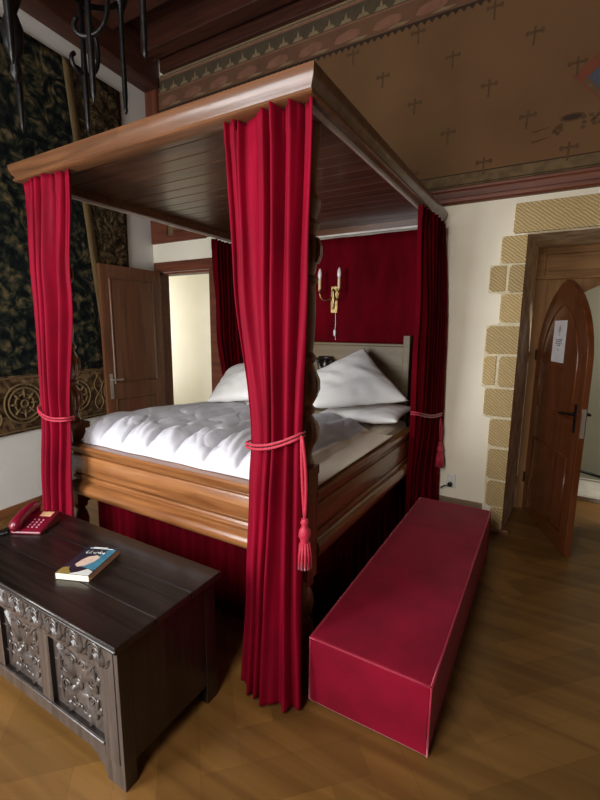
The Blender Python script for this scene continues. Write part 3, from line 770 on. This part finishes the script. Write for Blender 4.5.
bf = lambda z: .025+.05*max(0, (1.1-z)/1.1)
curtain('red velvet curtain tied at the near right foot post of the bed',
        [(2.398, -1.195, -.80, 1.475), (1.83, -1.165, -.812, 1.465), (1.14, -1.085, -.832, 1.455), (.9, -1.095, -.825, 1.45), (.45, -1.10, -.81, 1.43), (.012, -1.085, -.775, 1.385)],
        bf, 5, 'x', {'zl': 1.10, 'zr': 1.17, 'tas': (-.805, 1.44, 1.18, .63)}, 1)
curtain('red velvet curtain tied at the left foot post of the bed, behind the telephone',
        [(2.398, -2.66, -2.23, 1.475), (1.83, -2.66, -2.30, 1.465), (1.06, -2.665, -2.395, 1.455), (.6, -2.70, -2.42, 1.45), (.012, -2.73, -2.43, 1.43)],
        bf, 5, 'x', {'zl': 1.10, 'zr': 1.06}, 4)
curtain('red curtain at the right head post of the bed, beside the plain plaster wall',
        [(2.383, 2.86, 3.53, -.80), (1.6, 2.95, 3.53, -.79), (.98, 3.02, 3.53, -.80), (.40, 3.03, 3.535, -.83), (.012, 3.03, 3.54, -.832)],
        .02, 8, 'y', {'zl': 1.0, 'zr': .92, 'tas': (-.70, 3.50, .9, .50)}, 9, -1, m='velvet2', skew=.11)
curtain('red curtain at the left head post of the bed, beside the far doorway',
        [(2.383, 3.06, 3.53, -2.68), (1.6, 3.10, 3.53, -2.685), (1.0, 3.20, 3.53, -2.69), (.5, 3.16, 3.535, -2.70), (.012, 3.10, 3.54, -2.70)],
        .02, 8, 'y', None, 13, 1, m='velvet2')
bm = new()
grid(bm, lambda u, v: Vector((-2.57+(1.665)*u, 3.525+.004*S(u*31+S(v*2))+.010*abs(S(u*6.5))**14, 2.375-1.5*v)), 150, 20)
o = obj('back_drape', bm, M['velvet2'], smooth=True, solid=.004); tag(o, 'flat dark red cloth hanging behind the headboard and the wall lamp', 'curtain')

# ------------------------------------------------------------------ wall lamp above the headboard
sx, sy = -1.685, 3.515
sc = thing('wall_lamp', 'brass two-armed candle wall lamp on the red cloth above the headboard', 'lamp', (sx, sy, 1.74))
bm = new(); box(bm, sx-.03, sx+.03, sy-.012, sy, 1.74, 1.965); box(bm, sx-.022, sx+.022, sy-.018, sy-.012, 1.755, 1.95)
lathe(bm, [(.004, 1.77), (.012, 1.79), (.009, 1.82), (.016, 1.86), (.010, 1.90), (.018, 1.925), (.004, 1.945)], (sx, sy-.028), 12)
obj('back_plate', bm, M['brass'], parent=sc, smooth=True, autosmooth=30)
for s, ex in ((-1, sx-.10), (1, sx+.085)):
    ey = sy-.10
    bm = new()
    tube(bm, bez((sx, sy-.02, 1.89), (sx+.03*s, sy-.06, 1.83), (ex, ey, 1.82), (ex, ey, 1.92), 12), .006, 8)
    lathe(bm, [(.005, 1.905), (.012, 1.915), (.02, 1.93), (.021, 1.936), (.01, 1.938)], (ex, ey), 14)
    am = obj('arm', bm, M['brass'], parent=sc, smooth=True)
    bm = new(); lathe(bm, [(.012, 1.936), (.0125, 2.02), (.010, 2.026)], (ex, ey), 14); sub('candle_sleeve', bm, M['candle'], am, smooth=True, autosmooth=40)
    bm = new(); lathe(bm, [(.009, 2.024), (.016, 2.04), (.0185, 2.06), (.015, 2.085), (.008, 2.105), (.002, 2.115)], (ex, ey), 14); sub('bulb', bm, M['bulb'], am, smooth=True)
bm = new(); tube(bm, [(sx+.012, sy-.006, 1.745), (sx+.016, sy-.008, 1.65), (sx+.012, sy-.008, 1.57), (sx+.02, sy-.008, 1.50), (sx+.02, 3.49, 1.40)][:4], .003, 6)
cd = obj('flex_cord', bm, M['white'], parent=sc, smooth=True)
bm = new(); lathe(bm, [(.006, 1.535), (.011, 1.545), (.012, 1.58), (.006, 1.595)], (sx+.013, sy-.014), 10); sub('inline_switch', bm, M['white'], cd, smooth=True)

# ------------------------------------------------------------------ power socket with plug
ps = thing('power_socket', 'white wall socket with a black plug on the plaster beside the right head curtain', 'socket', (-.625, YB, .30))
bm = new(); box(bm, -.65, -.575, YB-.012, YB-.0005, .30, .42); obj('socket_plate', bm, M['white'], parent=ps, bevel=.004)
bm = new(); lathe(bm, [(.018, 0), (.02, .03), (.012, .045)], (-.615, YB-.012, .335), 12, 0, Matrix.Rotation(PI/2, 4, 'X'))
tube(bm, bez((-.615, YB-.055, .335), (-.65, YB-.07, .335), (-.675, YB-.06, .32), (-.685, YB-.03, .29)), .005, 6); obj('plug', bm, M['black'], parent=ps, smooth=True)

# ------------------------------------------------------------------ velvet step beside the bed
vb = thing('bedside_step', 'long low step block covered in worn red velvet along the right side of the bed', 'step', (-.51, 2.3, 0))
bm = new(); box(bm, -.768, -.262, 1.434, 3.215, .004, .312)
bmesh.ops.subdivide_edges(bm, edges=bm.edges[:], cuts=14, use_grid_fill=True)
for v in bm.verts:
    q = v.co*3
    v.co += Vector((noise.noise(q), noise.noise(q+Vector((5, 0, 0))), noise.noise(q+Vector((0, 7, 0))) if v.co.z > .05 else 0))*.004
obj('velvet_cover', bm, M['benchv'], parent=vb, smooth=True, autosmooth=50, bevel=.008)
bm = new()
for pts in ([(-.768, 1.434), (-.262, 1.434), (-.262, 3.215), (-.768, 3.215)],):
    P_ = []
    for (xa, ya), (xb, yb_) in zip(pts, pts[1:]+pts[:1]):
        for i in range(12): t = i/12; P_.append((xa+(xb-xa)*t, ya+(yb_-ya)*t, .308))
    tube(bm, P_, .005, 6, True)
for x, y in ((-.768, 1.434), (-.262, 1.434), (-.262, 3.215)): tube(bm, [(x, y, .01), (x, y, .16), (x, y, .305)], .004, 6)
obj('seam_piping', bm, M['benchedge'], parent=vb, smooth=True)

# ------------------------------------------------------------------ carved oak chest
KX0, KX1, KY0, KY1, KH = -2.285, -1.135, .78, 1.255, .56
ch = thing('oak_chest', 'dark carved oak chest at the foot of the bed', 'chest', (-1.71, 1.02, 0))
bm = new()
yf = KY0
stl = [(KX0, KX0+.10), (KX1-.10, KX1)]
for x0, x1 in stl:
    box(bm, x0, x1, yf, yf+.05, 0, KH); box(bm, x0+.02, x1-.02, yf-.003, yf+.001, .10, KH-.02)
for x in (KX0, KX1-.06): box(bm, x, x+.06, KY1-.06, KY1, 0, KH)
mun = [(-1.905-.065, -1.905), (-1.62, -1.545)]
for x0, x1 in mun: box(bm, x0, x1, yf, yf+.03, .155, .445)
box(bm, KX0+.10, KX1-.10, yf, yf+.035, .445, KH)           # carved top rail
box(bm, KX0+.10, KX1-.10, yf, yf+.035, .085, .155)
for x0, x1 in ((KX1-.02, KX1-.002), (KX0+.002, KX0+.02)): box(bm, x0, x1, yf+.05, KY1-.06, .09, KH)
box(bm, KX0+.05, KX1-.05, KY1-.03, KY1-.01, .09, KH); box(bm, KX0+.02, KX1-.02, yf+.03, KY1-.02, .085, .105)
tube(bm, [(KX0+.10, yf-.001, .147), (KX1-.10, yf-.001, .147)], .006, 6)
# shaped brackets under the bottom rail
for s, xb in ((-1, KX1-.10), (1, KX0+.10)):
    prism(bm, [(xb, yf+.005, .086), (xb+s*.10, yf+.005, .086), (xb+s*.085, yf+.005, .068), (xb+s*.06, yf+.005, .06), (xb+s*.05, yf+.005, .045), (xb+s*.025, yf+.005, .035), (xb+s*.015, yf+.005, .012), (xb, yf+.005, .012)], (0, .02, 0))
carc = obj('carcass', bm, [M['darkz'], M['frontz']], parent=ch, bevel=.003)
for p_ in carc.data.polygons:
    if p_.normal.y < -.5 and p_.center.y < KY0+.04: p_.material_index = 1  # front-facing faces get the grey with the sheen painted in
pans = [(KX0+.10, -1.97), (-1.905, -1.62), (-1.545, KX1-.10)]
def spiral(bm, cx, cz, r0_, a0_, turns, dirn, y, rad=.0045, r1=.004):
    n = int(turns*14); pts = []
    for i in range(n+1):
        t = i/n; r_ = r0_+(r1-r0_)*t; a = a0_+dirn*2*PI*turns*t
        pts.append((cx+r_*Co(a), y, cz+r_*S(a)))
    tube(bm, pts, [rad*(1-.35*i/n) for i in range(n+1)], 5)
def leafshape(bm, cx, cz, ang_, ln, wd, y, h=.011):
    ca, sa = Co(ang_), S(ang_); base = []
    out_ = [(0, 0), (.25, .55), (.5, 1), (.62, .72), (.78, .8), (1, 0), (.78, -.8), (.62, -.72), (.5, -1), (.25, -.55)]
    mid = [bm.verts.new((cx+ca*ln*t, y-h, cz+sa*ln*t)) for t in (.05, .5, .95)]
    P_ = [bm.verts.new((cx+ca*ln*a-sa*wd*b, y, cz+sa*ln*a+ca*wd*b)) for a, b in out_]
    n = len(P_); mi_ = [0, 0, 1, 1, 1, 2, 1, 1, 1, 0]
    for i in range(n):
        j = (i+1) % n; a_, b_ = mid[mi_[i]], mid[mi_[j]]
        if a_ is b_: bm.faces.new((P_[i], P_[j], a_))
        else: bm.faces.new((P_[i], P_[j], b_, a_))
for x0, x1 in pans:
    bm = new(); box(bm, x0-.005, x1+.005, yf+.018, yf+.03, .15, .45)
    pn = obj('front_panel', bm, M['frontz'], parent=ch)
    bm = new(); cx, cz, y = (x0+x1)/2, .30, yf+.018
    for q in range(4):
        sx_, sz_ = (1 if q in (0, 3) else -1), (1 if q < 2 else -1)
        w_, h_ = .082, .105
        leafshape(bm, cx+sx_*.012, cz+sz_*.014, math.atan2(sz_*h_, sx_*w_), .13, .030, y, .014)
        spiral(bm, cx+sx_*.060, cz+sz_*.036, .030, PI/2*sz_, 1.3, -sx_*sz_, y-.002)
        spiral(bm, cx+sx_*.030, cz+sz_*.078, .026, PI if sx_ > 0 else 0, 1.2, -sx_*sz_, y-.002)
        tube(bm, bez((cx+sx_*.07, y-.001, cz+sz_*.10), (cx+sx_*.09, y-.006, cz+sz_*.09), (cx+sx_*.085, y-.006, cz+sz_*.06), (cx+sx_*.09, y-.001, cz+sz_*.012), 8), .006, 5)
        leafshape(bm, cx+sx_*.05, cz+sz_*.085, sz_*PI/2, .045, .018, y-.001)
        leafshape(bm, cx+sx_*.078, cz+sz_*.055, 0 if sx_ > 0 else PI, .03, .018, y-.001)
    lathe(bm, [(.022, 0), (.02, .006), (.012, .004), (.010, .010), (.002, .013)], (cx, y, cz), 12, 0, Matrix.Rotation(PI/2, 4, 'X'))
    for v_ in bm.verts: v_.co.x = cx+(v_.co.x-cx)*1.22; v_.co.z = cz+(v_.co.z-cz)*1.1
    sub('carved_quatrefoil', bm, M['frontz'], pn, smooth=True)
bm = new(); x = KX0+.16; y = yf
n_ = 0
while x < KX1-.12:
    cz = .503
    if abs(x-(-1.72)) < .02: pass
    for rr_ in (.054, .042):
        tube(bm, [(x+rr_*Co(a), y-.001, cz-.03+rr_*1.5*S(a)) for a in [PI*i/14 for i in range(15)]], .0045, 5)
    spiral(bm, x+.004, cz-.004, .030, -PI/2, 1.3, 1, y-.001, .006)
    leafshape(bm, x-.012, cz-.035, PI*.62, .06, .014, y-.001)
    leafshape(bm, x+.055, cz-.036, PI*.55, .075, .013, y-.001); leafshape(bm, x+.066, cz-.036, PI*.36, .05, .010, y-.001); leafshape(bm, x+.045, cz-.036, PI*.75, .05, .010, y-.001)
    x += .124
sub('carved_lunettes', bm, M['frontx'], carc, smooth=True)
bm = new(); box(bm, -1.725, -1.713, yf-.002, yf, .485, .515); sub('keyhole', bm, M['black'], carc)
bm = new()
ym = [KY0-.022, .925, 1.10, KY1+.018]
for a, b in zip(ym, ym[1:]):
    box(bm, KX0-.022, KX1+.024, a+(.0015 if a > .8 else 0), b-.0015, KH+.001, KH+.03)
tube(bm, [(KX0-.022, KY0-.020, KH+.012), (KX1+.024, KY0-.020, KH+.012)], .007, 6)
ld = obj('lid', bm, M['darkx'], parent=ch, bevel=.004)
bm = new(); tube(bm, [(KX0-.02, KY0-.021, KH+.024), (KX1+.022, KY0-.021, KH+.024)], .0035, 6)
sub('worn_highlight', bm, M['frontx'], ld, smooth=True)  # pale line on the lid edge: wear plus a painted highlight
LT = KH+.03

# ------------------------------------------------------------------ book
A0 = math.radians(21.5)
MBk = Matrix.Translation((-1.648, .884, LT+.001)) @ Matrix.Rotation(A0, 4, 'Z')
bk = thing('paperback_book', 'thick paperback book with a dark and blue cover lying on the chest lid', 'book', (-1.648, .884, LT))
bw, bd, bh = .148, .222, .028
bm = new(); box(bm, .001, bw-.001, .001, bd-.001, .0012, bh-.0012, 0, MBk)
for f in bm.faces:
    n_ = MBk.to_3x3().inverted() @ f.normal if f.normal.length else None
bm.normal_update()
for f in bm.faces:
    n_ = MBk.to_3x3().inverted() @ f.normal
    if abs(n_.x) > .7: f.material_index = 1
obj('page_block', bm, [M['paper'], M['foredge']], parent=bk)
bm = new()
def cbox(x0, x1, y0, y1, mi, z0=bh-.0012, z1=bh): box(bm, x0, x1, y0, y1, z0, z1, mi, MBk)
cbox(0, bw, 0, bd, 0); box(bm, 0, bw, 0, bd, 0, .0012, 0, MBk); box(bm, -.0005, .001, 0, bd, 0, bh, 0, MBk)
def cpoly(pts, mi, lift=.0004): prism(bm, [MBk @ Vector((x, y, bh)) for x, y in pts], (0, 0, lift), mi)
cpoly([(.070, .06), (.146, .04), (.146, .205), (.11, .20), (.10, .14), (.085, .11)], 1)
cpoly([(.04, .068), (.058, .055), (.085, .065), (.105, .10), (.112, .135), (.09, .148), (.06, .135), (.045, .105)], 2, .0007)
cpoly([(.002, .002), (.07, .002), (.04, .03), (.03, .05), (.004, .04)], 3, .0006)
cpoly([(.06, .002), (.146, .002), (.146, .03), (.115, .045), (.09, .02)], 4, .0007)
def stroke(pts, w=.0016): tube(bm, [MBk @ Vector((x, y, bh+.0006)) for x, y in pts], w, 5, False, 4)
stroke([(.03, .178), (.024, .170), (.028, .160), (.036, .162)]); stroke([(.042, .16), (.046, .186), (.049, .16)]); stroke([(.055, .172), (.060, .162), (.066, .172), (.066, .16)])
stroke([(.072, .16), (.073, .173), (.080, .172)]); stroke([(.086, .16), (.088, .186)]); stroke([(.098, .172), (.088, .167), (.098, .16)]); stroke([(.103, .166), (.112, .168), (.107, .174), (.103, .164), (.112, .161)])
stroke([(.02, .202), (.13, .204)], .001); stroke([(.03, .21), (.10, .212)], .001)
obj('cover', bm, [M['coverdark'], M['coverblue'], M['coverpink'], M['covergold'], M['coverwhite']], parent=bk)

# ------------------------------------------------------------------ telephone
MP = Matrix.Translation((-2.215, .99, LT+.001)) @ Matrix.Rotation(math.radians(27), 4, 'Z') @ Matrix.Diagonal((.86, .84, .9, 1))
ph = thing('telephone', 'burgundy desk telephone at the left end of the chest lid', 'telephone', (-2.185, .99, LT))
def T3(m, pts): return [m @ Vector(p) for p in pts]
bm = new()
prism(bm, [(0, 0, 0), (0, .205, 0), (0, .205, .055), (0, .18, .062), (0, .02, .024), (0, 0, .016)], (.185, 0, 0), 0, MP)
base_ = obj('base', bm, M['phone'], parent=ph, bevel=.006)
slope = (.062-.024)/.16
zt = lambda y: .024+(y-.02)*slope+.0005
bm = new()
for r in range(4):
    for c_ in range(3):
        x, y = .085+c_*.026, .03+r*.021
        prism(bm, [(x, y, zt(y)), (x+.011, y, zt(y)), (x+.011, y+.009, zt(y+.009)), (x, y+.009, zt(y+.009))], (0, 0, .004), 0, MP)
sub('keypad', bm, M['btn'], base_, bevel=.001)
bm = new(); prism(bm, [(.095, .132, zt(.132)), (.165, .132, zt(.132)), (.165, .172, zt(.172)), (.095, .172, zt(.172))], (0, 0, .0015), 0, MP)
sub('number_card', bm, M['card'], base_)
bm = new()
hp = bez((.036, -.016, .030), (.036, .03, .078), (.036, .13, .104), (.036, .215, .082), 16)
tube(bm, [MP @ p for p in hp], [.012, .024, .028, .029, .028, .027, .026, .026, .026, .026, .026, .027, .028, .028, .027, .024, .012], 14)
for y_, z_ in ((.012, .02), (.19, .052)):
    lathe(bm, [(.022, 0), (.024, .02), (.018, .034)], MP @ Vector((.036, y_, z_)), 14)
obj('handset', bm, M['phone'], parent=ph, smooth=True)
bm = new(); pts = []
for i in range(170):
    t = i/169; cx = .0+(-.11)*t; cy = -.005-.05*S(t*PI)+.02*t
    a = i*.95; pts.append(MP @ Vector((cx+.0*S(a), cy+.009*Co(a), .0125+.009*S(a))))
tube(bm, pts, .0028, 5)
obj('coiled_cord', bm, M['black'], parent=ph, smooth=True)['label'] = 'black coiled handset cord'

# ------------------------------------------------------------------ wrought-iron chandelier
cx, cy = -1.72, .95
cl = thing('chandelier', 'black wrought-iron chandelier with scrolled arms hanging in front of the bed canopy', 'chandelier', (cx, cy, 2.44))
bm = new(); lathe(bm, [(.004, 2.45), (.02, 2.48), (.012, 2.52), (.03, 2.56), (.035, 2.62), (.016, 2.68), (.014, 2.9), (.03, 2.93), (.012, 2.97), (.010, 3.2), (.006, 3.3)], (cx, cy), 14)
tube(bm, [(cx, cy, 3.28), (cx, cy, 3.9), (cx, cy, CEIL-.001)], .007, 8)
lathe(bm, [(.045, CEIL-.04), (.05, CEIL-.001)], (cx, cy), 14)
obj('stem', bm, M['iron'], parent=cl, smooth=True)
bm = new(); tube(bm, [(cx+.40*Co(2*PI*i/40), cy+.40*S(2*PI*i/40), 3.10) for i in range(40)], .011, 8, True); obj('ring', bm, M['iron'], parent=cl, smooth=True)
for q in range(6):
    a = 2*PI*q/6+.52; ux, uy = Co(a), S(a)
    def R_(r, z, side=0): return Vector((cx+ux*r-uy*side, cy+uy*r+ux*side, z))
    bm = new()
    tube(bm, bez(R_(.015, 2.98), R_(.16, 2.80), R_(.36, 2.84), R_(.46, 2.97), 16)+bez(R_(.46, 2.97), R_(.50, 3.05), R_(.46, 3.11), R_(.41, 3.08), 8)[1:], .0105, 8)
    tube(bm, bez(R_(.015, 2.90), R_(.12, 3.2), R_(.26, 3.2), R_(.25, 3.06), 12), .0085, 8)
    tube(bm, bez(R_(.27, 2.86), R_(.36, 2.78), R_(.36, 2.62), R_(.27, 2.60), 12)+bez(R_(.27, 2.60), R_(.22, 2.59), R_(.20, 2.64), R_(.23, 2.66), 8)[1:], .0085, 7)
    tube(bm, [R_(.27, 2.85), R_(.27, 2.70), R_(.27, 2.62), R_(.27, 2.50), R_(.27, 2.42), R_(.27, 2.385)], [.010, .010, .013, .012, .009, .003], 7)
    am = obj('arm', bm, M['iron'], parent=cl, smooth=True)
    bm = new(); p = R_(.46, 0)
    lathe(bm, [(.004, 2.53), (.010, 2.545), (.008, 2.56), (.011, 2.60), (.011, 2.92), (.03, 2.97), (.045, 3.01), (.048, 3.02), (.02, 3.02), (.014, 3.03), (.014, 3.14), (.006, 3.145)], (p.x, p.y), 12)
    sub('candle_holder', bm, M['iron'], am, smooth=True)

# ------------------------------------------------------------------ light
def area(name, loc, rot, sx_, sy_, power, col):
    l = bpy.data.lights.new(name, 'AREA'); l.shape = 'RECTANGLE'; l.size = sx_; l.size_y = sy_; l.energy = power; l.color = col
    o = bpy.data.objects.new(name, l); C.objects.link(o); o.location = loc; o.rotation_euler = rot; return o
for (a, b, c, d), pw, co in zip(WIN, (72, 50), ((.95, .98, 1.0), (1, .96, .88))):
    area('window_daylight', ((a+b)/2, YF-.3, (c+d)/2), (math.radians(76), 0, 0), b-a, d-c, pw, co)
area('corridor_lamp', (-5.45, 4.25, 1.5), (0, math.radians(-90), 0), 1.8, .7, 9, (1, .97, .92))
area('passage_lamp', (1.9, 4.8, 2.3), (0, math.radians(42), 0), .5, .5, 24, (1, .95, .86))
w = bpy.data.worlds.new('world'); bpy.context.scene.world = w; w.use_nodes = True
w.node_tree.nodes['Background'].inputs['Color'].default_value = (.75, .85, 1, 1); w.node_tree.nodes['Background'].inputs['Strength'].default_value = .6

vs = bpy.context.scene.view_settings
vs.view_transform = 'Standard'; vs.look = 'None'; vs.gamma = 1; vs.use_curve_mapping = False; vs.exposure = .82
for o in bpy.data.objects:
    if '_w' in o: del o['_w']
